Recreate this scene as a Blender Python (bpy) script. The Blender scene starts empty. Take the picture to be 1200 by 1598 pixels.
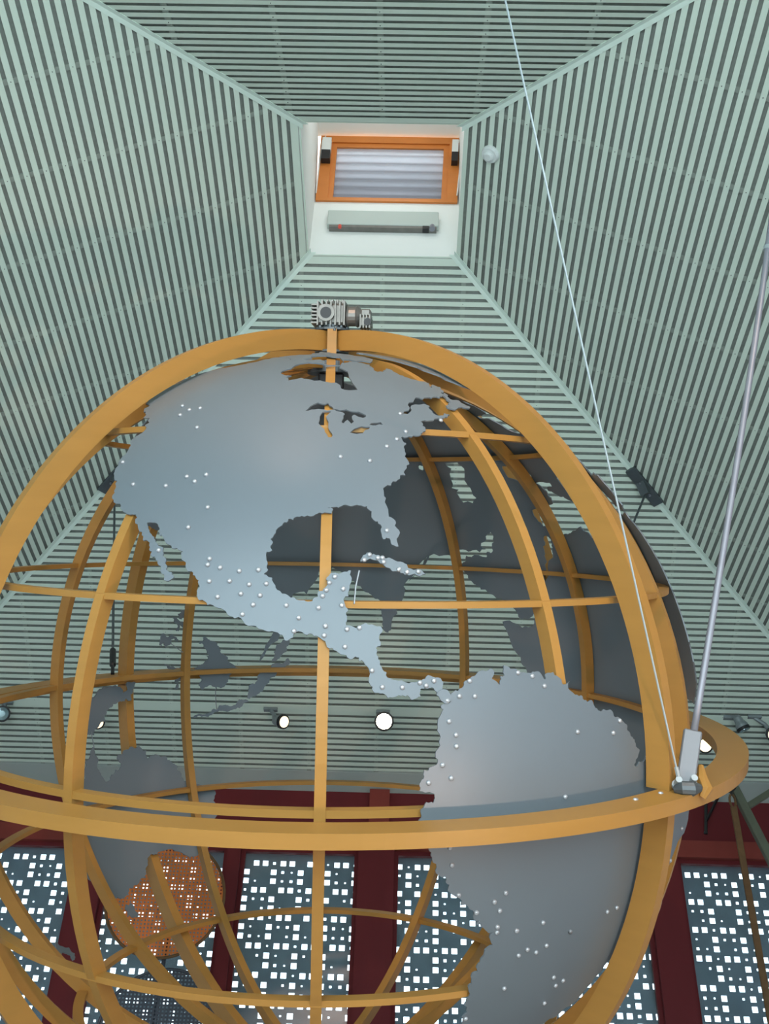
import bpy, bmesh, math, random, json
from mathutils import Vector, Matrix
from mathutils.geometry import delaunay_2d_cdt

SC = bpy.context.scene
COL = SC.collection
rnd = random.Random(7)

# ------------------------------------------------------------ camera, sky, lights, exposure
CAMH = 1.6
cam_d = bpy.data.cameras.new('camera'); cam = bpy.data.objects.new('camera', cam_d); COL.objects.link(cam)
Rr = Vector((0.99960677, -0.00088905, 0.02802711))
Ru = Vector((-0.0225459, -0.61977531, 0.78445538))
Rf = Vector((-0.0166731, 0.78477881, 0.61955164))
m = Matrix((Rr, Ru, -Rf)).transposed().to_4x4(); m.translation = (0, 0, CAMH)
cam.matrix_world = m
cam_d.sensor_fit = 'HORIZONTAL'; cam_d.sensor_width = 36.0
cam_d.lens = 1750.0 / 1200.0 * 36.0
cam_d.clip_start = 0.05; cam_d.clip_end = 200
SC.camera = cam

world = bpy.data.worlds.new('sky'); SC.world = world; world.use_nodes = True
bg = world.node_tree.nodes['Background']
bg.inputs['Color'].default_value = (0.80, 0.90, 1.0, 1); bg.inputs['Strength'].default_value = 2.9

def area(name, loc, direction, sx, sy, power, color):
    d = bpy.data.lights.new(name, 'AREA'); d.shape = 'RECTANGLE'; d.size = sx; d.size_y = sy
    d.energy = power; d.color = color
    o = bpy.data.objects.new(name, d); COL.objects.link(o)
    o.location = loc; o.rotation_euler = Vector(direction).to_track_quat('-Z', 'Y').to_euler()
    return o
# daylight coming in through the glazed near wall and the glazed side walls of the hall
area('daylight_near_windows', (-0.24, -0.75, 3.6), (0, 1, 0.30), 7.5, 4.5, 430, (0.88, 1.0, 1.0))
area('daylight_left_windows', (-6.15, 5.5, 3.6), (1, 0, 0.15), 10.0, 5.0, 16, (0.97, 1.0, 0.97))
area('daylight_right_windows', (5.68, 5.5, 3.6), (-1, 0, 0.15), 10.0, 5.0, 12, (1.0, 1.0, 0.93))
area('daylight_roof_window', (-0.23, 6.0, 12.0), (0.0, 0.05, -1), 1.6, 1.4, 60, (0.95, 0.98, 1.0))
area('shaft_fill_light', (-0.243, 5.29, 10.80), (0, 1, -0.25), 0.95, 0.85, 8.5, (1.0, 1.0, 0.98))  # fill light added inside the shaft, out of view, to brighten its white walls

SC.view_settings.view_transform = 'Standard'; SC.view_settings.look = 'None'
SC.view_settings.exposure = 0.0; SC.view_settings.gamma = 1.0
SC.view_settings.use_curve_mapping = False
SC.cycles.max_bounces = 6; SC.cycles.diffuse_bounces = 4; SC.cycles.transparent_max_bounces = 12
SC.cycles.use_denoising = True

# ------------------------------------------------------------ materials
def mat(name, color, rough=0.6, metal=0.0, noise=0.0, scale=8.0, bump=0.0, emit=None, estr=0.0, spec=0.5, stretch=None):
    M = bpy.data.materials.new(name); M.use_nodes = True
    nt = M.node_tree; b = nt.nodes['Principled BSDF']
    b.inputs['Base Color'].default_value = (*color, 1); b.inputs['Roughness'].default_value = rough
    b.inputs['Metallic'].default_value = metal; b.inputs['Specular IOR Level'].default_value = spec
    if emit:
        b.inputs['Emission Color'].default_value = (*emit, 1); b.inputs['Emission Strength'].default_value = estr
    if noise or bump:
        tc = nt.nodes.new('ShaderNodeTexCoord'); mp = nt.nodes.new('ShaderNodeMapping')
        if stretch: mp.inputs['Scale'].default_value = stretch
        n = nt.nodes.new('ShaderNodeTexNoise'); n.inputs['Scale'].default_value = scale; n.inputs['Detail'].default_value = 5
        nt.links.new(tc.outputs['Object'], mp.inputs['Vector']); nt.links.new(mp.outputs['Vector'], n.inputs['Vector'])
        if noise:
            r = nt.nodes.new('ShaderNodeMix'); r.data_type = 'RGBA'
            r.inputs[6].default_value = (*[max(0, c * (1 - noise)) for c in color], 1)
            r.inputs[7].default_value = (*[min(1, c * (1 + noise)) for c in color], 1)
            nt.links.new(n.outputs['Fac'], r.inputs[0]); nt.links.new(r.outputs[2], b.inputs['Base Color'])
        if bump:
            bp = nt.nodes.new('ShaderNodeBump'); bp.inputs['Strength'].default_value = bump; bp.inputs['Distance'].default_value = 0.02
            nt.links.new(n.outputs['Fac'], bp.inputs['Height']); nt.links.new(bp.outputs['Normal'], b.inputs['Normal'])
    return M
M_SLAT = mat('painted_slat', (0.68, 0.78, 0.675), 0.62, noise=0.05, scale=1.3)
M_BACK = mat('acoustic_backing', (0.235, 0.26, 0.235), 0.95, noise=0.2, scale=30)
M_BATT = mat('batten', (0.285, 0.32, 0.28), 0.9)
M_TRIM = mat('trim_paint', (0.70, 0.82, 0.73), 0.55, noise=0.04, scale=2)
M_FASC = mat('fascia_paint', (0.42, 0.47, 0.44), 0.7, noise=0.05, scale=2)
M_SCREW = mat('screw_steel', (0.10, 0.11, 0.11), 0.5, 0.6)
M_WOOD = mat('varnished_plywood', (0.37, 0.185, 0.042), 0.42, noise=0.10, scale=3, bump=0.03, stretch=(1, 1, 6), spec=0.35)
M_SHEET = mat('painted_sheet_metal', (0.152, 0.182, 0.205), 0.43, 0.15, noise=0.05, scale=1.2, bump=0.05)
M_STUD = mat('glass_stud', (0.45, 0.46, 0.48), 0.08, 0.35, spec=1.0)
M_MAROON = mat('maroon_paint', (0.15, 0.020, 0.024), 0.6, spec=0.2, noise=0.12, scale=5, stretch=(1, 1, 0.2))
M_MAROON2 = mat('maroon_frame', (0.24, 0.045, 0.035), 0.6, spec=0.2, noise=0.12, scale=5)
M_WHITE = mat('white_plaster', (0.84, 0.87, 0.84), 0.85, noise=0.02, scale=4)
M_ORANGE = mat('pine_window_frame', (0.62, 0.20, 0.035), 0.4, noise=0.15, scale=5, stretch=(1, 6, 1))
M_BOX = mat('grey_casing', (0.50, 0.56, 0.52), 0.5)
M_BLACK = mat('black_plastic', (0.012, 0.012, 0.014), 0.45)
M_WPL = mat('white_plastic', (0.75, 0.79, 0.77), 0.4)
M_RED = mat('red_plastic', (0.7, 0.08, 0.05), 0.4)
M_ALU = mat('cast_aluminium', (0.20, 0.195, 0.18), 0.45, 0.6, noise=0.25, scale=20, bump=0.2)
M_STEEL = mat('dark_steel', (0.11, 0.13, 0.14), 0.5, 0.6, noise=0.2, scale=10)
M_GALV = mat('galvanised_steel', (0.27, 0.28, 0.32), 0.45, 0.4, noise=0.1, scale=12)
M_BOX2 = mat('grey_plate', (0.20, 0.205, 0.22), 0.5, 0.3)
M_CABLE = mat('wire_rope', (0.36, 0.42, 0.44), 0.4, 0.3)
M_LAMPB = mat('lamp_housing', (0.27, 0.31, 0.32), 0.45, 0.3)
M_LAMPON = mat('lit_lamp', (1, 0.9, 0.7), 0.3, emit=(1.0, 0.82, 0.55), estr=1.35)
M_LAMPHOT = mat('bright_lit_lamp', (1, 0.95, 0.85), 0.3, emit=(1.0, 0.88, 0.62), estr=40)
M_LAMPOFF = mat('lamp_glass', (0.30, 0.42, 0.45), 0.08, 0.5)
M_PERF = mat('perforated_cladding', (0.17, 0.23, 0.30), 0.5, 0.1, noise=0.35, scale=6)
M_RUST = mat('rusty_steel', (0.16, 0.085, 0.035), 0.7, 0.3, noise=0.35, scale=14)
M_OLIVE = mat('olive_steel', (0.13, 0.14, 0.10), 0.55, 0.4, noise=0.2, scale=10)
M_MESHO = mat('orange_wire', (0.62, 0.17, 0.03), 0.4, 0.2)
M_MESHD = mat('dark_wire', (0.06, 0.07, 0.09), 0.4, 0.5)
M_FLOOR = mat('stone_floor', (0.60, 0.62, 0.60), 0.5, noise=0.1, scale=3)
M_WIRE = mat('thin_wire', (0.30, 0.32, 0.34), 0.4, 0.6)

def translucent_blind():
    M = bpy.data.materials.new('pleated_blind_fabric'); M.use_nodes = True; nt = M.node_tree
    nt.nodes.clear(); o = nt.nodes.new('ShaderNodeOutputMaterial'); t = nt.nodes.new('ShaderNodeBsdfTranslucent')
    d = nt.nodes.new('ShaderNodeBsdfDiffuse'); mx = nt.nodes.new('ShaderNodeMixShader'); mx.inputs[0].default_value = 0.45
    t.inputs['Color'].default_value = (0.38, 0.38, 0.43, 1); d.inputs['Color'].default_value = (0.46, 0.46, 0.52, 1)
    nt.links.new(t.outputs[0], mx.inputs[1]); nt.links.new(d.outputs[0], mx.inputs[2]); nt.links.new(mx.outputs[0], o.inputs['Surface'])
    return M
def glass():
    M = bpy.data.materials.new('window_glass'); M.use_nodes = True; nt = M.node_tree
    nt.nodes.clear(); o = nt.nodes.new('ShaderNodeOutputMaterial'); t = nt.nodes.new('ShaderNodeBsdfTransparent')
    t.inputs['Color'].default_value = (0.93, 0.97, 0.97, 1)
    g = nt.nodes.new('ShaderNodeBsdfGlossy'); g.inputs['Roughness'].default_value = 0.25
    mx = nt.nodes.new('ShaderNodeMixShader'); mx.inputs[0].default_value = 0.04
    nt.links.new(t.outputs[0], mx.inputs[1]); nt.links.new(g.outputs[0], mx.inputs[2]); nt.links.new(mx.outputs[0], o.inputs['Surface'])
    return M
M_BLIND = translucent_blind(); M_GLASS = glass()

# ------------------------------------------------------------ helpers
def props(o, label=None, cat=None, group=None, kind=None):
    if label: o['label'] = label
    if cat: o['category'] = cat
    if group: o['group'] = group
    if kind: o['kind'] = kind
    return o
def empty(name, mw=None, loc=None, label=None, cat=None, group=None, kind=None):
    o = bpy.data.objects.new(name, None); COL.objects.link(o); o.empty_display_size = 0.1
    if mw is not None: o.matrix_world = mw
    if loc is not None: o.location = loc
    return props(o, label, cat, group, kind)
class MB:
    def __init__(s): s.v = []; s.f = []
    def add(s, vs, fs):
        n = len(s.v); s.v += [tuple(v) for v in vs]; s.f += [tuple(i + n for i in f) for f in fs]; return s
    def hexa(s, p):  # 8 corners: bottom 4 ccw, top 4 ccw
        return s.add(p, [(0, 3, 2, 1), (4, 5, 6, 7), (0, 1, 5, 4), (1, 2, 6, 5), (2, 3, 7, 6), (3, 0, 4, 7)])
    def box(s, a, b):
        x0, y0, z0 = a; x1, y1, z1 = b
        return s.hexa([(x0, y0, z0), (x1, y0, z0), (x1, y1, z0), (x0, y1, z0), (x0, y0, z1), (x1, y0, z1), (x1, y1, z1), (x0, y1, z1)])
    def obox(s, p0, p1, w, h, up=(0, 0, 1)):   # bar from p0 to p1
        p0, p1 = Vector(p0), Vector(p1); d = (p1 - p0).normalized(); up = Vector(up)
        sx = d.cross(up)
        if sx.length < 1e-4: sx = d.cross(Vector((1, 0, 0)))
        sx.normalize(); su = sx.cross(d).normalized()
        c = [(-w / 2, -h / 2), (w / 2, -h / 2), (w / 2, h / 2), (-w / 2, h / 2)]
        return s.hexa([p0 + sx * a + su * b for a, b in c] + [p1 + sx * a + su * b for a, b in c])
    def tube(s, pts, r, n=8, cap=True):
        pts = [Vector(p) for p in pts]; rr = r if isinstance(r, (list, tuple)) else [r] * len(pts)
        base = len(s.v); prev = None
        for i, p in enumerate(pts):
            d = (pts[min(i + 1, len(pts) - 1)] - pts[max(i - 1, 0)])
            if d.length < 1e-9: d = Vector((0, 0, 1))
            d.normalize()
            a = prev if prev is not None else (Vector((0, 0, 1)) if abs(d.z) < 0.9 else Vector((1, 0, 0)))
            u = (a - d * a.dot(d)).normalized(); w = d.cross(u); prev = u
            for k in range(n):
                t = 2 * math.pi * k / n; s.v.append(tuple(p + (u * math.cos(t) + w * math.sin(t)) * rr[i]))
        for i in range(len(pts) - 1):
            for k in range(n):
                a = base + i * n + k; b = base + i * n + (k + 1) % n
                s.f.append((a, b, b + n, a + n))
        if cap:
            s.f.append(tuple(base + k for k in reversed(range(n)))); s.f.append(tuple(base + (len(pts) - 1) * n + k for k in range(n)))
        return s
    def lathe(s, prof, n=20, mw=None):  # prof: (r, z)
        base = len(s.v); mw = mw or Matrix()
        for r, z in prof:
            for k in range(n):
                t = 2 * math.pi * k / n; s.v.append(tuple(mw @ Vector((r * math.cos(t), r * math.sin(t), z))))
        for i in range(len(prof) - 1):
            for k in range(n):
                a = base + i * n + k; b = base + i * n + (k + 1) % n
                s.f.append((a, b, b + n, a + n))
        s.f.append(tuple(base + k for k in reversed(range(n)))); s.f.append(tuple(base + (len(prof) - 1) * n + k for k in range(n)))
        return s
    def build(s, name, m, parent=None, smooth=False, bevel=0.0, **kw):
        me = bpy.data.meshes.new(name); me.from_pydata(s.v, [], s.f)
        bm = bmesh.new(); bm.from_mesh(me)
        bmesh.ops.recalc_face_normals(bm, faces=bm.faces)
        if bevel: bmesh.ops.bevel(bm, geom=list(bm.edges), offset=bevel, segments=1, affect='EDGES', clamp_overlap=True)
        bm.to_mesh(me); bm.free()
        me.materials.append(m)
        if smooth:
            me.shade_smooth()
            if smooth == 'angle': me.set_sharp_from_angle(angle=0.6)
        o = bpy.data.objects.new(name, me); COL.objects.link(o)
        if parent: o.parent = parent
        return props(o, **kw)
def along(p0, p1):
    p0, p1 = Vector(p0), Vector(p1); q = (p1 - p0).to_track_quat('Z', 'Y')
    return Matrix.Translation(p0) @ q.to_matrix().to_4x4()

# ------------------------------------------------------------ the hall: slatted pyramid roof
U = 0.035
SL, SF, SN = math.tan(math.radians(27.9141)), math.tan(math.radians(28.0242)), math.tan(math.radians(26.9846))
XC, YC, H = -0.24305, 5.92656, 8.203468 + CAMH
A_, B_ = 0.674436, 0.678251
DE = 81.0 * U                       # drop from the opening to the eaves
ZE = H - DE
XL, XR = XC - (A_ + DE / SL), XC + (A_ + DE / SL)
YF, YN = YC + (B_ + DE / SF), YC - (B_ + DE / SN)
def on(side, h, t, off=0.0):
    """point of a roof slope at drop h, t=0..1 across between its two hips, pushed up by off"""
    ys, yf = YC - (B_ + h / SN), YC + (B_ + h / SF)
    xl, xr = XC - (A_ + h / SL), XC + (A_ + h / SL)
    z = H - h + off
    if side == 'left': return Vector((xl, ys + (yf - ys) * t, z))
    if side == 'right': return Vector((xr, ys + (yf - ys) * t, z))
    if side == 'far': return Vector((xl + (xr - xl) * t, yf, z))
    return Vector((xl + (xr - xl) * t, ys, z))
OFF = {'left': 0.235 * U, 'right': -0.45 * U, 'far': 0.15 * U, 'near': 0.1 * U}
NS = 77
for side in ('left', 'right', 'far', 'near'):
    hs = [-0.02, DE * 0.5, DE + 0.03]
    bk = MB()
    p = [on(side, .02, 0, .024), on(side, .02, 1, .024), on(side, DE, 1, .024), on(side, DE, 0, .024)]
    bk.hexa(p + [q + Vector((0, 0, 0.05)) for q in p])
    root = bk.build('ceiling', M_BACK, kind='structure', label='dark backing board of the %s roof slope behind its pale slats' % side)
    for k in range(-1, NS):
        h0 = max(0.0, k * U + OFF[side] + (0.43 if k or side == 'right' else .10) * U) if k >= 0 else 0.0
        h1 = (k + 1) * U + OFF[side]
        if k < 0 and side == 'right': h0 = -.012
        if h1 - h0 < 0.0005: continue
        if k == NS - 1: h1 = NS * U
        lo = [on(side, h0, 0), on(side, h0, 1), on(side, h1, 1), on(side, h1, 0)]
        MB().hexa(lo + [q + Vector((0, 0, 0.004)) for q in lo]).build('slat', M_SLAT, root)
    # plain board under the slats at the eaves
    lo = [on(side, NS * U + .012, 0, 0), on(side, NS * U + .012, 1, 0), on(side, DE, 1, 0), on(side, DE, 0, 0)]
    MB().hexa(lo + [q + Vector((0, 0, 0.03)) for q in lo]).build('eaves_board', M_FASC, root)
    # battens seen in the gaps, running down the slope
    k = 0
    if side in ('left', 'right'): c0, lim0, lim1 = 4.3205, YN, YF
    else: c0, lim0, lim1 = -0.2406, XL, XR
    for i in range(-9, 12):
        c = c0 + i * 0.7515
        if not (lim0 + .1 < c < lim1 - .1): continue
        def drop_at(c):
            if side in ('left', 'right'):
                return max(0, (YC - B_ - c) * SN, (c - YC - B_) * SF)
            return max(0, (XC - A_ - c) * SL, (c - XC - A_) * SL)
        h0, h1 = drop_at(c) + .03, DE - .02
        if h1 - h0 < .2: continue
        def pt(h, d):
            if side == 'left': return Vector((XC - (A_ + h / SL), c + d, H - h + .008))
            if side == 'right': return Vector((XC + (A_ + h / SL), c + d, H - h + .008))
            if side == 'far': return Vector((c + d, YC + B_ + h / SF, H - h + .008))
            return Vector((c + d, YC - B_ - h / SN, H - h + .008))
        lo = [pt(h0, -.022), pt(h0, .022), pt(h1, .022), pt(h1, -.022)]
        MB().hexa(lo + [q + Vector((0, 0, 0.014)) for q in lo]).build('batten', M_BATT, root)
        sm = MB()
        for kk in range(int(h0 / U) + 2, NS - 1, 1):
            if (kk + i) % 2: continue
            q = pt((kk + .69) * U + OFF[side], 0) - Vector((0, 0, .0085))
            sm.lathe([(0.0045, -0.002), (0.0035, -0.0035)], 5, Matrix.Translation(q))
        if sm.v: sm.build('screw_heads', M_SCREW, root, kind='stuff')
# hip boards
W = 1.31 * U
for n, (sx, sy) in enumerate(((-1, -1), (1, -1), (-1, 1), (1, 1))):
    s2 = SF if sy > 0 else SN
    t = MB()
    def hp(h, dx, dy, o):  # hip point shifted along one of the two slopes towards their middle
        return Vector((XC + sx * (A_ + h / SL - dx), YC + sy * (B_ + h / s2 - dy), H - h + o))
    for (dx, dy) in ((0, W), (W, 0)):
        h0, h1 = -.01, DE
        lo = [hp(h0, 0, 0, -.008), hp(h0, dx, dy, -.008), hp(h1, dx, dy, -.008), hp(h1, 0, 0, -.008)]
        t.hexa(lo + [q + Vector((0, 0, .008)) for q in lo])
    t.build('trim_%d' % (n + 1), M_TRIM, kind='structure', label='pale folded board covering a hip of the slatted roof')
# board the spotlights are fixed to
lo = [on('far', 65.6 * U, .02, -.004), on('far', 65.6 * U, .98, -.004), on('far', 66.9 * U, .98, -.004), on('far', 66.9 * U, .02, -.004)]
MB().hexa(lo + [q + Vector((0, 0, .006)) for q in lo]).build('trim_5', M_SLAT, kind='structure', label='flat board across the far slope that carries the spotlights')

# floor and walls
MB().box((XL - .3, YN - .3, -.1), (XR + .3, YF + .5, 0)).build('floor', M_FLOOR, kind='structure')
HEAD = 4.70 + CAMH; SILL = 1.0
def wall(name, side):
    """maroon timber wall with a row of windows; returns nothing"""
    if side in ('far', 'near'):
        y = YF if side == 'far' else YN; s = 1 if side == 'far' else -1; x0, x1 = XL, XR
        cs = [(-6.27, -6.05), (-4.92, -4.77), (-3.45, -3.14), (-1.83, -1.685), (-.402, -.012), (1.28, 1.43), (2.72, 3.06), (4.38, 4.53), (5.55, XR)]
        def P(a, d, z): return (a, y + s * d, z)
    else:
        x = XL if side == 'left' else XR; s = -1 if side == 'left' else 1; x0, x1 = YN, YF
        cs = [(YN, YN + .25)] + [(YN + i * 1.54 - (.16 if i % 2 == 0 else .08), YN + i * 1.54 + (.16 if i % 2 == 0 else .08)) for i in range(1, 8)] + [(YF - .25, YF)]
        def P(a, d, z): return (x + s * d, a, z)
    def bx(mb, a0, a1, d0, d1, z0, z1):
        p, q = P(a0, d0, z0), P(a1, d1, z1)
        return mb.box([min(u, v) for u, v in zip(p, q)], [max(u, v) for u, v in zip(p, q)])
    w = MB(); bx(w, x0 - .2, x1 + .2, 0.0, .2, HEAD + .10, ZE + .04); bx(w, x0 - .2, x1 + .2, 0.0, .2, 0, SILL)
    root = w.build(name, M_MAROON, kind='structure')
    hb = MB(); bx(hb, x0, x1, -.05, .08, HEAD, HEAD + .19); hb.build('head_rail', M_MAROON2, root)
    hb = MB(); bx(hb, x0, x1, -.05, .08, SILL - .08, SILL + .06); hb.build('sill_rail', M_MAROON2, root)
    for a0, a1 in cs:
        m_ = MB(); bx(m_, a0, a1, -.06, .16, 0, HEAD + .02); m_.build('post', M_MAROON, root)
    if side == 'far':
        for (a0, a1) in ((-.304, -.08),):
            m_ = MB(); bx(m_, a0, a1, -.10, .0, HEAD + .22, ZE - .0); m_.build('beam_block', M_MAROON2, root)
    for i in range(len(cs) - 1):
        a0, a1 = cs[i][1], cs[i + 1][0]
        fr = MB(); f = .045
        bx(fr, a0, a0 + f, .02, .08, SILL + .06, HEAD); bx(fr, a1 - f, a1, .02, .08, SILL + .06, HEAD)
        bx(fr, a0 + f, a1 - f, .02, .08, HEAD - f, HEAD); bx(fr, a0 + f, a1 - f, .02, .08, SILL + .06, SILL + .06 + f)
        wr = fr.build('window_%d' % (WN[0]), M_MAROON2 if side != 'far' else M_MAROON, kind='structure'); WN[0] += 1
        g = MB(); bx(g, a0 + f, a1 - f, .045, .051, SILL + .06 + f, HEAD - f); g.build('pane', M_GLASS, wr)
        if side != 'near': perforated(a0, a1, .16, wr, P)
WN = [1]
def perforated(a0, a1, y, parent, P):
    """cladding sheet with square punched holes standing outside the glass"""
    mb = MB(); p = 0.0985; z1 = HEAD + .03; nx = int(math.ceil((a1 - a0) / p)); nz = int((z1 - SILL) / p)
    i0 = int(math.floor(a0 / p))
    for j in range(nz):
        for i in range(nx + 1):
            x0 = (i0 + i) * p; x1 = x0 + p; zt = z1 - j * p; zb = zt - p
            r, c = j % 3, (i0 + i) % 3
            if (r == 1 and c in (2, 0)) or (r in (2, 0) and c == 1): s = .0305
            else:
                q = (i * 7 + j * 13 + i0 * 3) % 5
                s = (.013, 0, .016, 0, .010)[q]
            if j == 0: s = 0
            cx, cz = (x0 + x1) / 2, (zb + zt) / 2
            if s == 0:
                mb.add([(x0, y, zb), (x1, y, zb), (x1, y, zt), (x0, y, zt)], [(0, 1, 2, 3)]); continue
            O = [(x0, y, zb), (x1, y, zb), (x1, y, zt), (x0, y, zt)]
            I = [(cx - s, y, cz - s), (cx + s, y, cz - s), (cx + s, y, cz + s), (cx - s, y, cz + s)]
            K = [(a, y + .012, c_) for a, _, c_ in I]
            mb.add(O + I + K, [(0, 1, 5, 4), (1, 2, 6, 5), (2, 3, 7, 6), (3, 0, 4, 7), (4, 5, 9, 8), (5, 6, 10, 9), (6, 7, 11, 10), (7, 4, 8, 11)])
    mb.v = [P(*v) for v in mb.v]
    mb.build('perforated_screen', M_PERF, parent, label='dark sheet punched with square holes that let the sky through')
wall('wall_far', 'far'); wall('wall_near', 'near'); wall('wall_left', 'left'); wall('wall_right', 'right')

# ------------------------------------------------------------ roof window shaft
shaft = MB(); S1 = 2.1
x0, x1, y0, y1 = XC - A_, XC + A_ + .035, YC - B_, YC + B_
shaft.box((x0 - .05, y1, H + .004), (x1 + .05, y1 + .05, H + S1)); shaft.box((x0 - .05, y0 - .05, H + .004), (x1 + .05, y0, H + S1))
shaft.box((x0 - .05, y0, H + .004), (x0, y1, H + S1)); shaft.box((x1, y0, H + .004), (x1 + .05, y1, H + S1))
shaft.build('wall_shaft', M_WHITE, kind='structure', label='white plastered walls of the roof window shaft')
zb = 9.0 + CAMH - .01; zt = 9.70 + CAMH; yb = y1; yt = 6.37
bl, br = Vector((x0 + .01, yb, zb)), Vector((.450, yb, zb)); tl, tr = Vector((x0 + .03, yt, zt)), Vector((.478, yt, zt))
wn = (br - bl).cross(tl - bl).normalized()      # towards the camera side or away
if wn.z > 0: wn = -wn
def wq(u, v, d=0.0): return (bl.lerp(br, u)).lerp(tl.lerp(tr, u), v) - wn * (-d)
wroot = empty('window_20', loc=(XC, YC, zb), kind='structure', label='pine roof window with a pleated blind at the top of the shaft')
def place(o): o.matrix_parent_inverse = wroot.matrix_world.inverted(); return o
bpy.context.view_layer.update()
def bar(name, u0, u1, v0, v1, d0, d1, m, parent, **kw):
    p = [wq(u0, v0, d0), wq(u1, v0, d0), wq(u1, v1, d0), wq(u0, v1, d0)]; q = [wq(u0, v0, d1), wq(u1, v0, d1), wq(u1, v1, d1), wq(u0, v1, d1)]
    return place(MB().hexa(p + q).build(name, m, parent, **kw))
for nm, a in (('outer_frame', (0, .085, 0, 1, -.06, .03)), ('outer_frame', (.925, 1, 0, 1, -.06, .03)), ('outer_frame', (.085, .925, .90, 1, -.06, .03)), ('outer_frame', (.085, .925, 0, .04, -.06, .03)),
              ('sash', (.085, .12, .04, .90, -.05, .012)), ('sash', (.885, .925, .04, .90, -.05, .012)), ('sash', (.12, .885, .84, .90, -.05, .012)), ('sash', (.12, .885, .04, .065, -.05, .012))):
    bar(nm, *a, M_ORANGE, wroot)
bl_ = MB(); NP = 72
for i in range(NP + 1):
    v = .065 + (.84 - .065) * i / NP; d = -.022 + .012 * math.sin(i / NP * 2 * math.pi * 6.2)
    bl_.v += [tuple(wq(.12, v, d)), tuple(wq(.885, v, d))]
for i in range(NP): bl_.f.append((2 * i, 2 * i + 1, 2 * i + 3, 2 * i + 2))
place(bl_.build('pleated_blind', M_BLIND, wroot, smooth=True))
bar('pane', .1, .9, .05, .86, -.056, -.05, M_GLASS, wroot)
# strip of white lining between the window top and the near shaft wall
MB().hexa([Vector((x0, y0, zt + .1)), Vector((x1, y0, zt + .1)), Vector((x1, yt, zt + .02)), Vector((x0, yt, zt + .02)),
           Vector((x0, y0, zt + .15)), Vector((x1, y0, zt + .15)), Vector((x1, yt, zt + .07)), Vector((x0, yt, zt + .07))]).build('trim_6', M_WHITE, kind='structure', label='white lining board above the roof window')
# assumed second roof window, added unseen on the near shaft wall behind its fill light
nw = MB(); nw.box((XC - .5, y0, H + .55), (XC + .5, y0 + .02, H + 1.45))
nwr = nw.build('window_21', M_GLASS, kind='structure', label='unseen roof window added on the near wall of the white shaft')
nf = MB()
for a, b in (((XC - .56, y0, H + .49), (XC + .56, y0 + .03, H + .55)), ((XC - .56, y0, H + 1.45), (XC + .56, y0 + .03, H + 1.51)), ((XC - .56, y0, H + .55), (XC - .5, y0 + .03, H + 1.45)), ((XC + .5, y0, H + .55), (XC + .56, y0 + .03, H + 1.45))): nf.box(a, b)
nf.build('frame', M_ORANGE, nwr)
for s, u in (('left', .05), ('right', .965)):
    r = empty('window_actuator', loc=wq(u, .72, .05), label='small white and black opener motor on the %s side of the roof window frame' % s, cat='actuator', group='opener motors of the roof window')
    bpy.context.view_layer.update(); inv = r.matrix_world.inverted()
    w_ = .042 if s == 'left' else .030
    du = w_ / 1.33
    for nm, v0, v1, d0, d1, m_ in (('casing', .70, .90, .03, .10, M_WPL), ('motor_base', .56, .70, .025, .11, M_BLACK)):
        p = [wq(u - du, v0, d0), wq(u + du, v0, d0), wq(u + du, v1, d0), wq(u - du, v1, d0)]; q = [wq(u - du, v0, d1), wq(u + du, v0, d1), wq(u + du, v1, d1), wq(u - du, v1, d1)]
        o = MB().hexa(p + q).build(nm, m_, r); o.matrix_parent_inverse = inv
    c = [wq(u + (.02 if s == 'right' else -.02), .90, .05), wq(u + (.035 if s == 'right' else -.01), .96, .07), wq(u + (.045 if s == 'right' else -.035), .90, .05), wq(u + (.04 if s == 'right' else -.045), .5, .035), wq(u + (.03 if s == 'right' else -.05), .1, .035)]
    o = MB().tube(c, .006, 6).build('cable', M_WPL, r); o.matrix_parent_inverse = inv
r = empty('shaft_casing', loc=(-.25, y1 - .04, 8.66 + CAMH), label='long grey box casing on the white shaft wall below the roof window', cat='casing')
MB().box((-.52, -.03, -.095), (.52, .035, .115)).build('body', M_BOX, r, bevel=.006)
MB().box((-.50, -.02, -.125), (.50, .035, -.095)).build('lower_rail', M_ALU, r)
MB().lathe([(.016, -.03), (.016, .0)], 10, Matrix.Translation((-.40, -.02, -.105))).build('indicator', M_RED, r)
MB().lathe([(.028, -.03), (.022, .02)], 12, Matrix.Translation((.46, -.02, -.105))).build('round_plug', M_GALV, r)
MB().box((.37, -.03, -.14), (.43, .02, -.10)).build('latch', M_BLACK, r)

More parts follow.
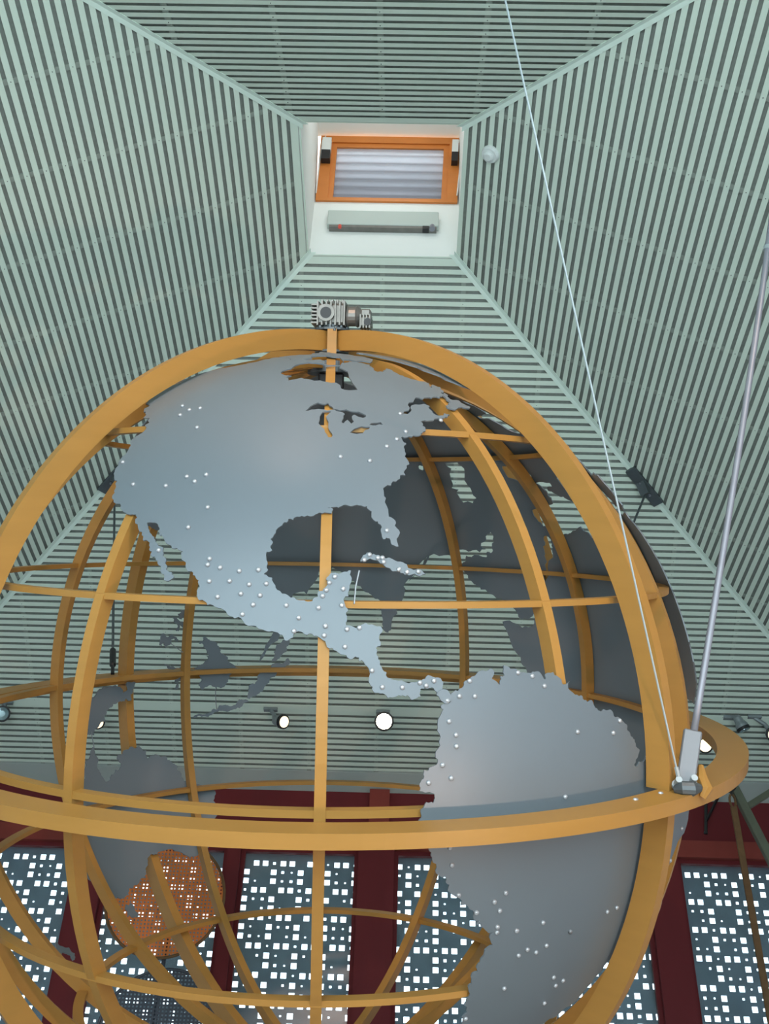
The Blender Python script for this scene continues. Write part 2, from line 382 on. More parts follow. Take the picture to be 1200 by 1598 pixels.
# ------------------------------------------------------------ globe
CM = Vector((-0.4391, 5.9266, 3.1205 + CAMH)); S = 2.122212
AX = Vector((-0.0012, -0.6162, 0.7876)).normalized(); UU = Vector((0.9999, 0.0124, 0.0112)); UU = (UU - AX * UU.dot(AX)).normalized(); WW = AX.cross(UU)
L0 = math.radians(2.6525)
EX = UU * math.cos(L0) + WW * math.sin(L0); EY = AX.cross(EX)
GM = Matrix((EX, EY, AX)).transposed().to_4x4(); GM.translation = CM
def sph(lat, lon, r): # lattice frame
    a, o = math.radians(lat), math.radians(lon)
    return Vector((math.cos(a) * math.cos(o), math.cos(a) * math.sin(o), math.sin(a))) * (r * S)
def gw(v): return GM @ v
def rib_arc(lon, la0, la1, r0, r1, th, n=64):
    mb = MB(); o = math.radians(lon); side = Vector((-math.sin(o), math.cos(o), 0)) * (th / 2)
    for i in range(n + 1):
        la = la0 + (la1 - la0) * i / n
        a, b = sph(la, lon, r0), sph(la, lon, r1)
        mb.v += [tuple(a - side), tuple(a + side), tuple(b + side), tuple(b - side)]
    for i in range(n):
        for k in range(4):
            mb.f.append((4 * i + k, 4 * i + (k + 1) % 4, 4 * i + 4 + (k + 1) % 4, 4 * i + 4 + k))
    mb.f += [(0, 1, 2, 3), (4 * n + 3, 4 * n + 2, 4 * n + 1, 4 * n)]
    return mb
def hoop(z0, z1, r0, r1, n=144, o0=0, o1=360):
    mb = MB(); full = abs(o1 - o0 - 360) < 1e-6; N_ = n if full else n + 1
    for i in range(N_):
        t = math.radians(o0 + (o1 - o0) * i / n); c, s = math.cos(t), math.sin(t)
        mb.v += [(r0 * c, r0 * s, z0), (r1 * c, r1 * s, z0), (r1 * c, r1 * s, z1), (r0 * c, r0 * s, z1)]
    for i in range(n):
        j = (i + 1) % N_
        for k in range(4): mb.f.append((4 * i + k, 4 * i + (k + 1) % 4, 4 * j + (k + 1) % 4, 4 * j + k))
    if not full: mb.f += [(0, 1, 2, 3), (4 * n + 3, 4 * n + 2, 4 * n + 1, 4 * n)]
    return mb
globe = empty('wooden_globe', mw=GM, label='huge tilted globe of wooden ribs carrying grey metal continents, hanging inside its cradle', cat='globe')
RI = 0.966
for k in range(12):
    rib_arc(30 * k, -87.5, 87.5, RI, 1.0, .047).build('rib', M_WOOD, globe)
for lat, hgt in ((0, .032), (22.9, .028), (-23.0, .028), (48.9, .028), (-49.0, .028)):
    z = math.sin(math.radians(lat)) * S; r = math.cos(math.radians(lat)) * S
    r0, r1 = r - .060, r - .004
    hoop(z - hgt / 2, z + hgt / 2, r0, r1).build('parallel_hoop', M_WOOD, globe)
for s in (1, -1):
    MB().lathe([(.14, s * S * .955), (.14, s * S * .985)], 24).build('hub_plate', M_STEEL, globe)
MB().box((-.075, -.075, S * .91), (.075, .075, S * .955)).build('axle_block', M_BLACK, globe, bevel=.01, label='black bearing block under the north pole')

POLY = json.loads('''{"north_america":[[56.57,-145.5],[55.7,-141.22],[54.95,-140.69],[53.99,-137.07],[53.41,-137.82],[52.02,-134.61],[51.01,-133.53],[49.74,-129.64],[49.04,-130.03],[48.3,-128.71],[46.81,-129.56],[44.87,-128.75],[43.34,-128.28],[42.46,-128.56],[40.74,-128.16],[39.09,-126.83],[37.78,-125.24],[36.76,-124.69],[35.28,-123.8],[34.82,-122.03],[33.77,-120.45],[33.56,-119.15],[33.12,-117.99],[32.89,-118.2],[31.89,-117.27],[30.7,-116.04],[29.96,-115.45],[29.35,-114.3],[28.63,-113.6],[28.11,-113.65],[27.83,-112.75],[27.43,-112.25],[26.54,-111.49],[25.76,-110.79],[25.08,-110.59],[25.1,-109.81],[25.37,-109.44],[25.71,-109.53],[26.08,-110.2],[26.97,-110.81],[27.67,-111.15],[28.38,-111.74],[29.39,-112.95],[30.12,-113.6],[30.85,-114.54],[31.49,-115.28],[32.42,-115.97],[32.36,-114.28],[31.32,-113.57],[30.68,-112.94],[30.89,-113.02],[29.54,-111.29],[29.16,-109.98],[28.77,-109.04],[28.35,-109.14],[27.36,-108.18],[26.29,-107.12],[25.52,-106.39],[24.76,-105.8],[24.47,-105.63],[23.41,-105.73],[22.78,-104.67],[22.35,-103.57],[21.84,-102.08],[21.13,-100.99],[20.63,-99.56],[20.13,-97.96],[19.54,-96.39],[19.21,-95.05],[18.74,-94.55],[18.6,-94.45],[18.79,-93.9],[19.34,-93.47],[19.54,-92.45],[19.38,-91.32],[18.95,-90.38],[17.98,-89.61],[17.55,-88.5],[17.12,-87.39],[16.69,-86.66],[16.87,-85.92],[16.52,-85.92],[16.52,-86.02],[16.34,-85.37],[15.9,-85.01],[14.86,-84.75],[13.64,-84.4],[13.03,-84.04],[12.86,-83.05],[12.51,-82.24],[12.59,-81.96],[12.76,-81.04],[12.31,-80.13],[12.39,-79.39],[12.55,-78.92],[13.34,-78.98],[13.41,-78.22],[13.58,-77.65],[13.22,-77.28],[12.78,-77.02],[13.38,-76.32],[13.73,-76.3],[14.26,-76.36],[14.62,-76.82],[14.9,-77.95],[14.47,-78.55],[14.13,-79.51],[14.05,-80.44],[14.32,-81.36],[14.42,-82.1],[14.68,-82.74],[15.56,-83.27],[16.26,-83.53],[17.14,-83.88],[17.85,-83.96],[18.21,-83.38],[19.47,-83.44],[20.24,-83.22],[20.41,-83.98],[20.55,-85.5],[20.44,-87.02],[20.44,-87.4],[21.45,-87.3],[22.19,-87.17],[22.56,-87.5],[22.93,-87.59],[23.78,-87.49],[23.78,-87.1],[25.02,-86.99],[26.88,-86.77],[26.67,-87.78],[26.14,-89.59],[25.75,-89.88],[24.78,-89.96],[24.29,-90.83],[23.63,-90.8],[23.14,-91.47],[23.22,-92.44],[23.21,-93.02],[23.74,-94.42],[24.37,-95.84],[25.04,-96.21],[25.8,-96.58],[26.17,-97.64],[26.77,-97.2],[27.76,-97.42],[28.97,-97.67],[29.19,-96.96],[30.22,-96.98],[30.64,-97.36],[31.17,-97.0],[32.37,-96.27],[32.93,-95.46],[33.38,-95.28],[33.28,-94.6],[33.62,-94.41],[33.76,-93.09],[34.13,-91.54],[34.26,-90.65],[34.29,-89.31],[34.86,-89.09],[35.07,-89.89],[35.21,-88.86],[35.34,-87.95],[35.37,-86.57],[35.52,-85.41],[35.43,-84.26],[34.97,-84.06],[33.52,-83.48],[32.87,-82.53],[32.22,-82.58],[30.94,-82.37],[31.06,-81.48],[30.12,-80.92],[30.02,-80.38],[31.83,-79.95],[33.14,-80.35],[34.01,-81.27],[36.07,-81.61],[37.26,-81.59],[38.36,-81.32],[38.64,-80.28],[39.28,-79.92],[40.08,-78.62],[40.29,-78.55],[40.32,-77.7],[41.93,-77.11],[42.16,-76.61],[43.95,-76.7],[45.6,-76.46],[45.98,-76.11],[46.57,-76.66],[47.21,-76.34],[47.25,-75.33],[47.56,-74.22],[48.03,-72.49],[48.75,-71.1],[49.68,-71.48],[50.52,-71.34],[50.93,-69.13],[51.47,-67.32],[51.69,-65.33],[52.64,-63.16],[52.86,-64.46],[52.29,-65.21],[52.31,-66.76],[53.44,-67.25],[54.43,-66.88],[55.0,-68.11],[54.69,-70.25],[53.77,-72.01],[52.24,-74.5],[54.4,-72.3],[56.66,-68.97],[56.91,-65.64],[57.26,-63.5],[57.71,-60.36],[58.44,-58.5],[58.7,-59.85],[59.38,-57.96],[60.74,-57.51],[61.42,-59.34],[60.18,-61.2],[60.81,-61.2],[61.8,-59.99],[62.25,-62.37],[62.75,-64.48],[64.02,-66.74],[65.2,-68.32],[66.78,-70.15],[65.12,-72.28],[64.91,-74.86],[66.94,-75.33],[68.29,-75.11],[69.06,-78.97],[69.38,-82.95],[68.6,-85.68],[70.63,-85.68],[69.93,-73.52],[72.93,-71.02],[74.15,-75.19],[75.1,-78.68],[76.22,-87.26],[78.85,-98.48],[74.53,-100.81],[74.17,-106.14],[73.65,-110.45],[72.52,-115.67],[69.82,-103.61],[71.85,-113.24],[71.91,-118.38],[70.55,-120.84],[68.81,-124.66],[68.03,-126.19],[67.16,-135.1],[65.63,-138.91],[64.42,-140.8],[62.13,-141.92],[60.51,-144.25],[59.0,-144.0],[58.69,-150.32],[57.83,-149.02]],"H_hudson":[[63.02,-104.85],[64.36,-105.12],[66.62,-102.64],[68.38,-98.37],[68.2,-95.86],[66.6,-91.82],[67.02,-86.42],[65.31,-86.01],[63.22,-84.56],[61.3,-84.37],[60.0,-84.09],[57.95,-83.16],[57.73,-85.43],[58.23,-87.29],[60.02,-88.52],[60.15,-90.91],[60.63,-92.68],[61.0,-95.91],[61.42,-98.19],[60.49,-101.42],[61.68,-102.72],[62.26,-101.31],[62.86,-104.56]],"H_arctic":[[70.22,-101.88],[71.07,-98.32],[72.39,-99.34],[73.49,-92.86],[72.47,-85.97],[67.15,-86.63],[67.08,-91.19],[67.72,-92.42],[68.54,-91.8],[70.23,-94.42],[69.82,-97.47]],"H_superior":[[52.06,-94.89],[53.15,-94.12],[54.15,-92.58],[53.71,-91.01],[54.05,-90.33],[53.12,-89.34],[52.52,-88.8],[52.27,-90.27],[52.46,-91.08],[52.57,-92.42],[52.39,-93.74]],"H_michigan":[[52.01,-90.92],[52.04,-89.6],[51.29,-90.24],[50.42,-90.51],[49.73,-90.14],[48.39,-90.1],[47.37,-89.42],[46.57,-89.52],[46.6,-90.1],[47.59,-90.71],[48.62,-91.36],[50.24,-91.84],[51.39,-91.67]],"H_huron":[[52.76,-89.07],[52.4,-87.87],[52.66,-86.51],[52.19,-85.21],[51.69,-82.89],[51.12,-82.59],[50.8,-83.3],[51.46,-84.9],[51.01,-85.47],[49.89,-85.15],[49.46,-85.74],[50.26,-86.43],[49.49,-87.22],[49.81,-87.58],[50.66,-87.16],[51.54,-86.86],[52.04,-87.88]],"H_erie":[[47.62,-86.17],[48.99,-83.81],[48.91,-82.22],[48.51,-82.41],[47.6,-83.75]],"H_ontario":[[49.4,-82.26],[49.82,-81.16],[50.05,-79.83],[49.43,-79.52],[49.28,-81.02]],"newfoundland":[[58.88,-58.6],[58.16,-58.07],[56.98,-58.92],[56.87,-57.44],[56.84,-56.38],[55.95,-55.85],[55.15,-54.68],[54.78,-56.47],[54.82,-58.73],[54.11,-60.9],[54.44,-62.24],[55.0,-62.08],[55.31,-60.94],[56.1,-59.63],[56.75,-60.21],[57.98,-60.05]],"cuba":[[28.0,-85.51],[28.81,-85.17],[29.19,-84.63],[29.0,-83.79],[28.88,-83.17],[28.65,-82.55],[28.45,-82.14],[28.36,-81.3],[28.06,-80.69],[27.97,-79.96],[27.77,-79.55],[27.27,-79.4],[27.08,-78.46],[27.13,-77.82],[26.59,-77.14],[26.29,-77.92],[26.38,-79.39],[26.67,-80.41],[26.85,-81.43],[27.34,-82.23],[27.74,-82.62],[28.13,-83.22],[28.32,-84.04],[28.21,-84.88]],"isle_left":[[12.69,-77.12],[13.12,-76.81],[13.34,-76.28],[13.23,-75.85],[12.74,-75.49],[12.3,-75.32],[11.82,-75.74],[11.95,-76.4]],"south_america":[[11.96,-75.44],[13.0,-75.08],[13.41,-73.98],[14.19,-73.52],[14.44,-72.89],[14.69,-72.26],[15.28,-71.17],[15.43,-70.0],[15.15,-69.72],[14.62,-69.89],[14.27,-70.14],[13.88,-69.44],[13.6,-69.1],[14.22,-68.87],[14.58,-68.94],[14.65,-68.39],[15.74,-68.4],[15.63,-67.93],[15.33,-67.1],[15.0,-65.8],[15.13,-66.68],[14.79,-65.15],[14.84,-64.22],[14.62,-63.32],[13.91,-62.73],[14.58,-62.49],[14.65,-62.11],[14.22,-60.96],[13.45,-60.36],[13.22,-59.64],[13.46,-59.08],[12.45,-59.27],[12.14,-58.8],[11.78,-57.55],[11.17,-56.85],[10.86,-56.5],[10.99,-55.78],[10.12,-55.38],[9.67,-54.59],[9.66,-53.43],[9.27,-52.28],[8.59,-51.14],[7.71,-49.99],[6.92,-49.77],[6.05,-48.87],[5.21,-48.27],[4.33,-47.47],[3.44,-48.06],[2.9,-49.06],[2.52,-48.1],[2.91,-47.01],[2.8,-45.51],[2.19,-44.74],[1.41,-42.21],[-0.07,-38.2],[-2.17,-33.35],[-5.71,-30.02],[-8.42,-29.81],[-11.11,-34.43],[-13.66,-36.04],[-17.17,-39.56],[-21.24,-43.99],[-22.04,-44.77],[-23.73,-46.18],[-25.9,-47.94],[-28.07,-49.17],[-29.62,-50.77],[-30.71,-53.0],[-31.59,-55.26],[-35.1,-56.9],[-40.01,-59.47],[-42.2,-62.61],[-35.59,-68.38],[-27.54,-70.59],[-26.29,-70.93],[-24.72,-70.6],[-24.11,-71.11],[-23.13,-70.75],[-21.54,-71.22],[-20.6,-70.96],[-19.63,-71.04],[-19.49,-70.38],[-18.42,-70.48],[-17.66,-70.17],[-16.38,-69.61],[-16.14,-68.97],[-15.76,-69.27],[-14.44,-69.27],[-13.46,-70.98],[-13.17,-71.56],[-12.65,-71.52],[-13.34,-70.94],[-12.64,-71.85],[-11.42,-72.2],[-10.86,-72.86],[-9.69,-74.15],[-8.07,-75.43],[-7.11,-75.97],[-6.3,-77.14],[-5.0,-77.58],[-4.28,-77.7],[-3.55,-78.1],[-0.68,-79.28],[0.0,-79.02],[0.52,-79.04],[0.86,-78.68],[1.28,-78.42],[1.16,-77.69],[1.84,-77.51],[2.2,-77.7],[2.31,-78.43],[2.52,-79.25],[3.2,-79.25],[3.79,-78.8],[4.73,-78.71],[5.04,-77.89],[5.28,-77.25],[6.31,-77.42],[6.82,-77.23],[7.84,-76.93],[9.23,-77.08],[10.6,-76.65],[11.64,-76.6]],"india_eurasia_africa":[[19.14,84.96],[17.95,82.87],[16.59,81.14],[15.56,80.11],[14.38,78.75],[12.83,78.43],[10.42,78.11],[8.38,77.78],[8.07,76.93],[8.77,76.41],[12.26,74.98],[14.73,74.04],[17.56,73.03],[20.06,72.17],[21.91,70.21],[23.4,68.6],[25.44,66.86],[19.35,72.21],[23.05,68.45],[25.26,66.88],[25.59,62.29],[26.56,60.19],[26.97,58.55],[26.87,56.22],[27.16,52.96],[27.84,53.99],[30.04,52.13],[31.17,50.51],[30.1,50.03],[27.93,51.12],[26.31,51.97],[26.64,52.69],[25.39,53.2],[25.25,56.96],[25.56,58.07],[24.49,58.27],[23.38,59.62],[21.99,59.09],[20.29,58.22],[19.32,56.86],[18.34,55.87],[16.64,52.35],[14.88,48.65],[13.17,47.7],[13.19,44.88],[15.14,43.16],[18.47,42.17],[21.29,39.11],[26.1,35.53],[28.15,34.59],[29.85,34.27],[30.59,34.73],[30.2,36.35],[28.39,37.32],[26.69,37.53],[25.0,37.76],[21.92,39.6],[17.85,41.66],[15.2,42.36],[13.85,43.06],[11.19,45.64],[11.65,48.44],[11.9,51.57],[9.05,50.36],[4.96,47.77],[3.16,46.68],[0.67,45.17],[-2.0,41.0],[-5.0,39.0],[-10.0,40.3],[-15.0,40.5],[-20.0,35.0],[-25.0,33.5],[-29.0,32.0],[-33.0,27.5],[-34.5,20.0],[-29.0,17.0],[-23.0,14.5],[-17.0,12.0],[-12.0,13.5],[-6.0,12.3],[-1.0,9.0],[4.0,9.5],[4.5,7.0],[6.3,4.0],[5.0,0.0],[4.5,-4.0],[4.4,-8.0],[8.0,-13.0],[12.0,-16.7],[15.0,-17.3],[20.0,-16.5],[24.0,-15.8],[28.0,-12.5],[33.0,-8.5],[35.7,-6.0],[35.3,-2.0],[36.8,3.0],[37.2,9.5],[34.0,10.5],[32.8,13.0],[30.57,20.45],[31.84,21.96],[32.88,22.77],[31.39,27.24],[31.17,29.46],[29.6,31.43],[30.21,33.5],[32.44,33.65],[32.52,35.07],[33.62,35.87],[36.29,36.14],[36.51,31.33],[37.58,28.69],[39.01,27.58],[40.46,27.76],[42.27,30.34],[42.59,29.11],[42.44,24.27],[41.52,24.43],[40.71,26.9],[40.01,24.93],[39.34,22.55],[38.53,21.27],[38.1,19.17],[43.5,10.0],[43.3,4.5],[41.0,1.5],[37.0,-1.0],[36.2,-5.5],[37.2,-9.0],[43.2,-9.0],[43.5,-1.8],[48.5,-4.5],[51.0,2.0],[54.0,8.5],[57.5,8.0],[54.0,12.0],[55.0,20.0],[59.0,24.0],[60.0,29.0],[60.5,22.0],[65.0,25.0],[62.0,17.5],[56.0,15.0],[59.0,10.5],[58.5,6.0],[62.0,5.0],[66.0,12.5],[70.0,20.0],[71.0,27.0],[68.0,40.0],[66.5,33.0],[64.0,38.0],[68.0,44.0],[68.5,55.0],[72.5,69.0],[72.0,75.0],[76.0,98.0],[77.5,104.0],[73.0,113.0],[71.5,130.0],[72.0,150.0],[69.5,170.0],[66.0,-170.0],[62.5,179.0],[60.0,165.0],[51.0,156.5],[58.0,160.0],[61.0,163.0],[59.3,143.0],[54.0,139.0],[48.0,140.0],[43.0,133.0],[39.5,127.5],[35.2,129.0],[37.0,126.0],[40.0,122.0],[37.0,121.0],[34.0,120.0],[30.0,122.0],[25.0,119.0],[22.0,113.0],[20.0,110.0],[21.5,107.0],[16.0,108.0],[11.5,109.0],[8.8,105.0],[13.0,100.5],[6.0,102.0],[1.4,104.0],[6.0,100.2],[10.0,98.6],[16.0,97.5],[16.0,94.5],[21.0,92.0],[22.0,89.0]],"H_caspian":[[47.74,56.14],[47.87,51.95],[46.94,51.26],[45.7,51.03],[44.49,51.76],[42.08,52.1],[40.51,51.72],[38.97,51.08],[37.62,52.81],[37.78,55.4],[40.1,56.26],[40.89,55.47],[41.27,57.22],[43.28,56.48],[46.14,55.03]],"H_aral":[[47.2,64.14],[46.99,63.17],[45.52,63.75],[46.14,64.69]],"H_black":[[46.75,37.52],[46.67,33.73],[45.32,30.02],[44.23,29.42],[42.91,30.09],[43.8,31.41],[42.86,35.22],[43.78,38.28],[45.36,38.27]],"H_tyrrhenian":[[45.64,17.67],[44.29,16.1],[42.5,17.58],[41.06,17.22],[38.79,18.29],[38.9,20.16],[41.09,19.66],[42.55,19.91],[44.0,19.29]],"H_baltic":[[45.42,30.84],[45.2,29.85],[43.48,30.08],[43.41,30.93],[44.64,31.1]],"borneo":[[5.87,117.05],[6.23,115.98],[6.89,116.11],[7.14,115.63],[6.46,114.9],[6.03,113.92],[5.2,112.92],[4.52,112.35],[3.72,112.18],[2.89,110.93],[1.82,110.49],[0.58,108.83],[-0.08,108.82],[-1.08,110.14],[-2.38,110.4],[-3.4,111.2],[-3.62,112.01],[-3.33,112.82],[-3.8,112.68],[-3.24,113.64],[-3.26,115.27],[-3.75,115.67],[-2.88,116.57],[-1.88,115.96],[-0.57,116.25],[-0.03,116.67],[0.79,117.51],[1.27,116.7],[1.62,115.63],[2.49,114.71],[3.04,115.13],[3.01,114.59],[4.08,115.05],[4.9,115.77]],"sumatra":[[6.19,98.4],[6.06,97.59],[5.24,97.84],[4.57,98.35],[3.49,98.59],[2.15,99.75],[1.62,100.81],[1.37,101.61],[2.7,100.84],[4.31,100.62],[5.38,99.58]],"sumatra2":[[2.28,97.89],[1.61,97.07],[0.8,97.85],[0.28,99.44],[-0.78,100.22],[-1.82,101.54],[-3.39,102.59],[-4.69,103.65],[-5.45,104.45],[-5.56,105.26],[-6.07,105.79],[-5.79,106.39],[-4.09,106.21],[-3.19,105.81],[-3.08,104.74],[-1.51,104.22],[-1.04,103.96],[-0.75,102.63],[0.3,101.58],[1.08,99.19]],"java":[[-6.58,106.06],[-6.18,106.47],[-6.09,107.55],[-6.5,108.49],[-7.14,108.77],[-7.34,110.13],[-7.04,110.94],[-7.1,112.3],[-7.74,112.58],[-8.3,113.96],[-8.62,115.06],[-8.52,116.7],[-8.84,117.68],[-9.32,117.97],[-9.24,117.41],[-8.9,116.71],[-9.12,115.35],[-8.94,113.97],[-8.38,112.59],[-8.32,111.23],[-8.48,110.69],[-8.14,109.59],[-7.82,107.96],[-6.94,107.15]],"sulawesi":[[6.64,125.42],[7.27,125.19],[8.1,124.71],[7.34,123.94],[7.57,123.26],[7.75,122.58],[7.11,121.69],[6.18,121.34],[6.86,122.09],[6.77,122.92],[5.98,122.72],[5.62,123.25],[5.39,123.79],[5.01,123.9],[5.68,124.37],[6.33,124.47],[5.96,124.95],[5.32,124.9],[5.73,125.35]],"philippines":[[13.95,120.45],[14.02,119.75],[13.0,119.77],[12.2,120.09],[11.4,120.14],[11.03,120.94],[10.77,121.06],[11.32,121.82],[11.99,121.89],[12.24,121.22],[12.74,120.3]],"philippines2":[[11.24,123.07],[10.93,121.91],[10.52,121.45],[10.07,120.01],[9.28,120.21],[8.77,120.58],[9.44,121.01],[9.59,121.35],[8.4,121.38],[8.43,121.94],[9.33,121.61],[10.01,122.09],[10.69,122.59]],"halmahera":[[-0.86,120.35],[-1.02,119.93],[-1.38,120.2],[-1.85,121.02],[-2.62,120.88],[-3.25,121.01],[-3.33,121.79],[-2.59,121.43],[-1.8,121.71],[-1.32,121.3],[-1.09,120.75]],"moluccas":[[1.68,124.14],[1.35,122.19],[1.16,119.71],[0.59,119.69],[0.79,123.01]],"new_guinea":[[-10.1,141.78],[-8.96,141.35],[-8.36,143.12],[-5.26,142.29],[-4.49,141.8],[-4.26,140.74],[-3.18,139.67],[-1.75,138.33],[-1.62,136.57],[-1.8,134.24],[-3.02,133.09],[-2.73,132.23],[-1.73,132.37],[-1.02,131.95],[-1.29,130.24],[-1.89,130.52],[-2.99,130.8],[-3.43,131.38],[-4.68,131.25],[-4.2,132.39],[-4.71,133.41],[-4.96,134.57],[-5.56,135.76],[-5.95,136.65],[-6.84,137.29],[-7.82,137.21],[-8.37,138.59],[-9.17,139.86],[-10.28,140.13],[-9.99,140.85]],"australia":[[-12.4,140.71],[-13.17,140.37],[-14.17,140.07],[-15.38,139.99],[-16.82,139.96],[-18.1,139.47],[-19.15,138.93],[-18.39,137.67],[-18.05,136.68],[-17.31,135.16],[-16.28,134.67],[-15.33,135.41],[-14.61,135.3],[-14.75,134.28],[-13.91,133.27],[-13.56,132.19],[-13.92,131.22],[-13.63,130.01],[-14.37,129.52],[-14.61,128.54],[-15.71,128.67],[-16.23,128.45],[-15.74,127.37],[-15.74,126.21],[-16.15,124.82],[-16.33,124.27],[-17.28,123.52],[-17.84,123.01],[-18.17,122.19],[-19.48,121.64],[-20.5,121.49],[-21.65,120.05],[-22.88,116.43],[-23.41,114.75],[-24.95,114.51],[-26.74,114.46],[-26.69,113.56],[-28.07,113.76],[-34.72,117.26],[-34.85,117.8],[-34.85,118.97],[-35.53,120.01],[-36.15,121.39],[-36.11,122.76],[-35.6,123.97],[-33.94,126.86],[-34.01,130.35],[-34.44,130.94],[-34.17,132.53],[-34.8,133.71],[-35.32,133.76],[-36.23,134.56],[-37.16,135.21],[-38.3,137.55],[-39.11,140.03],[-39.58,141.55],[-40.47,144.71],[-40.04,146.51],[-38.76,148.47],[-37.4,149.72],[-35.96,149.22],[-33.76,151.34],[-32.11,151.82],[-29.92,152.0],[-27.65,151.05],[-19.7,146.65],[-20.13,145.62],[-19.32,144.88],[-17.67,143.47],[-14.67,142.96],[-14.15,141.77]],"tasmania":[[-41.87,143.92],[-41.78,142.77],[-42.89,142.39],[-44.66,143.02],[-44.4,144.14],[-43.48,145.1]],"new_zealand":[[-41.42,171.03],[-42.34,170.77],[-43.41,168.69],[-44.7,168.39],[-45.27,169.2],[-45.37,170.83],[-44.45,170.05],[-43.45,171.42],[-42.88,173.88],[-41.98,172.69]],"japan":[[32.45,135.25],[31.57,133.99],[31.42,131.42],[29.64,130.18],[29.99,131.45],[30.69,132.98],[30.68,134.22],[31.73,135.55]],"greenland":[[60.0,-43.0],[64.0,-50.0],[69.0,-53.0],[76.0,-66.0],[78.0,-72.0],[81.5,-62.0],[83.0,-35.0],[81.0,-15.0],[74.0,-20.0],[70.0,-22.0],[66.0,-36.0]]}''')
STUD = json.loads('''{"north_america":[[41.78,-127.32],[38.05,-121.79],[37.85,-115.45],[39.36,-112.48],[38.58,-110.77],[39.67,-109.27],[34.76,-107.21],[31.92,-109.21],[48.29,-115.91],[52.35,-121.41],[53.45,-124.58],[52.67,-118.89],[51.16,-122.6],[27.9,-105.05],[27.15,-105.14],[26.84,-103.42],[26.51,-100.85],[26.7,-98.42],[25.15,-104.5],[25.25,-101.89],[24.9,-99.36],[25.05,-97.23],[23.78,-100.24],[23.66,-97.85],[23.33,-103.1],[22.54,-98.57],[21.4,-99.73],[22.57,-94.58],[21.17,-93.0],[19.66,-93.48],[22.37,-90.71],[20.3,-89.83],[19.23,-89.96],[28.77,-112.57],[32.06,-81.78],[24.63,-87.77],[22.7,-87.94],[20.31,-89.85],[19.26,-89.96],[22.36,-90.7],[23.75,-90.26],[24.44,-89.83],[25.33,-89.47],[26.06,-88.81],[19.97,-87.31],[20.15,-85.85],[18.02,-87.55],[43.04,-87.99],[42.47,-83.19],[45.14,-79.85],[46.58,-77.69],[48.15,-75.48],[52.05,-75.18],[51.03,-66.55],[15.43,-84.47],[13.64,-83.33],[13.59,-81.05],[14.07,-79.0],[13.75,-78.28],[14.26,-77.34],[12.07,-75.86]],"south_america":[[14.14,-73.0],[12.52,-74.39],[12.46,-72.5],[9.83,-75.77],[8.35,-75.01],[7.12,-74.99],[5.18,-76.64],[3.73,-75.64],[3.35,-78.22],[14.85,-66.59],[14.37,-64.65],[13.18,-63.08],[8.26,-51.26],[7.67,-58.75],[6.95,-52.69],[0.5,-60.9],[-3.84,-75.6],[-5.79,-75.28],[-9.34,-74.22],[-9.71,-68.31],[-10.65,-69.65],[-11.79,-68.81],[-11.66,-71.77],[-13.83,-68.78],[-14.5,-68.75],[-14.72,-66.0],[-14.28,-62.33],[-16.43,-57.43],[-17.58,-60.96],[-10.61,-69.67],[-11.8,-68.82],[-11.67,-71.82],[-14.29,-62.34],[-16.43,-57.43],[-14.7,-66.07],[-13.81,-68.81],[-14.51,-68.76],[-17.57,-63.85],[-18.14,-65.01],[-18.22,-62.38],[-17.59,-60.96],[-15.21,-51.02],[-15.12,-49.08],[-22.83,-57.89],[-23.89,-55.73],[-24.36,-56.87],[-22.66,-65.86],[-26.95,-57.67],[-26.48,-70.39],[-8.27,-33.05],[-12.05,-35.66]],"cuba":[[28.21,-85.05],[28.87,-84.33],[28.48,-83.26],[28.5,-82.67],[27.98,-82.56],[27.06,-80.66],[26.77,-79.62],[26.83,-78.13]]}''')
def jag(pts, levels, amp, seed):
    r = random.Random(seed)
    for _ in range(levels):
        out = []
        for i, p in enumerate(pts):
            q = pts[(i + 1) % len(pts)]; dx, dy = q[0] - p[0], q[1] - p[1]; L = math.hypot(dx, dy)
            out.append(p)
            if L > .35:
                d = r.uniform(-amp, amp) * min(1, 2.2 / L); out.append(((p[0] + q[0]) / 2 - dy * d, (p[1] + q[1]) / 2 + dx * d))
        pts = out
    return pts
def inside(p, poly):
    c = False; x, y = p; n = len(poly)
    for i in range(n):
        x0, y0 = poly[i]; x1, y1 = poly[i - 1]
        if (y0 > y) != (y1 > y) and x < (x1 - x0) * (y - y0) / (y1 - y0) + x0: c = not c
    return c
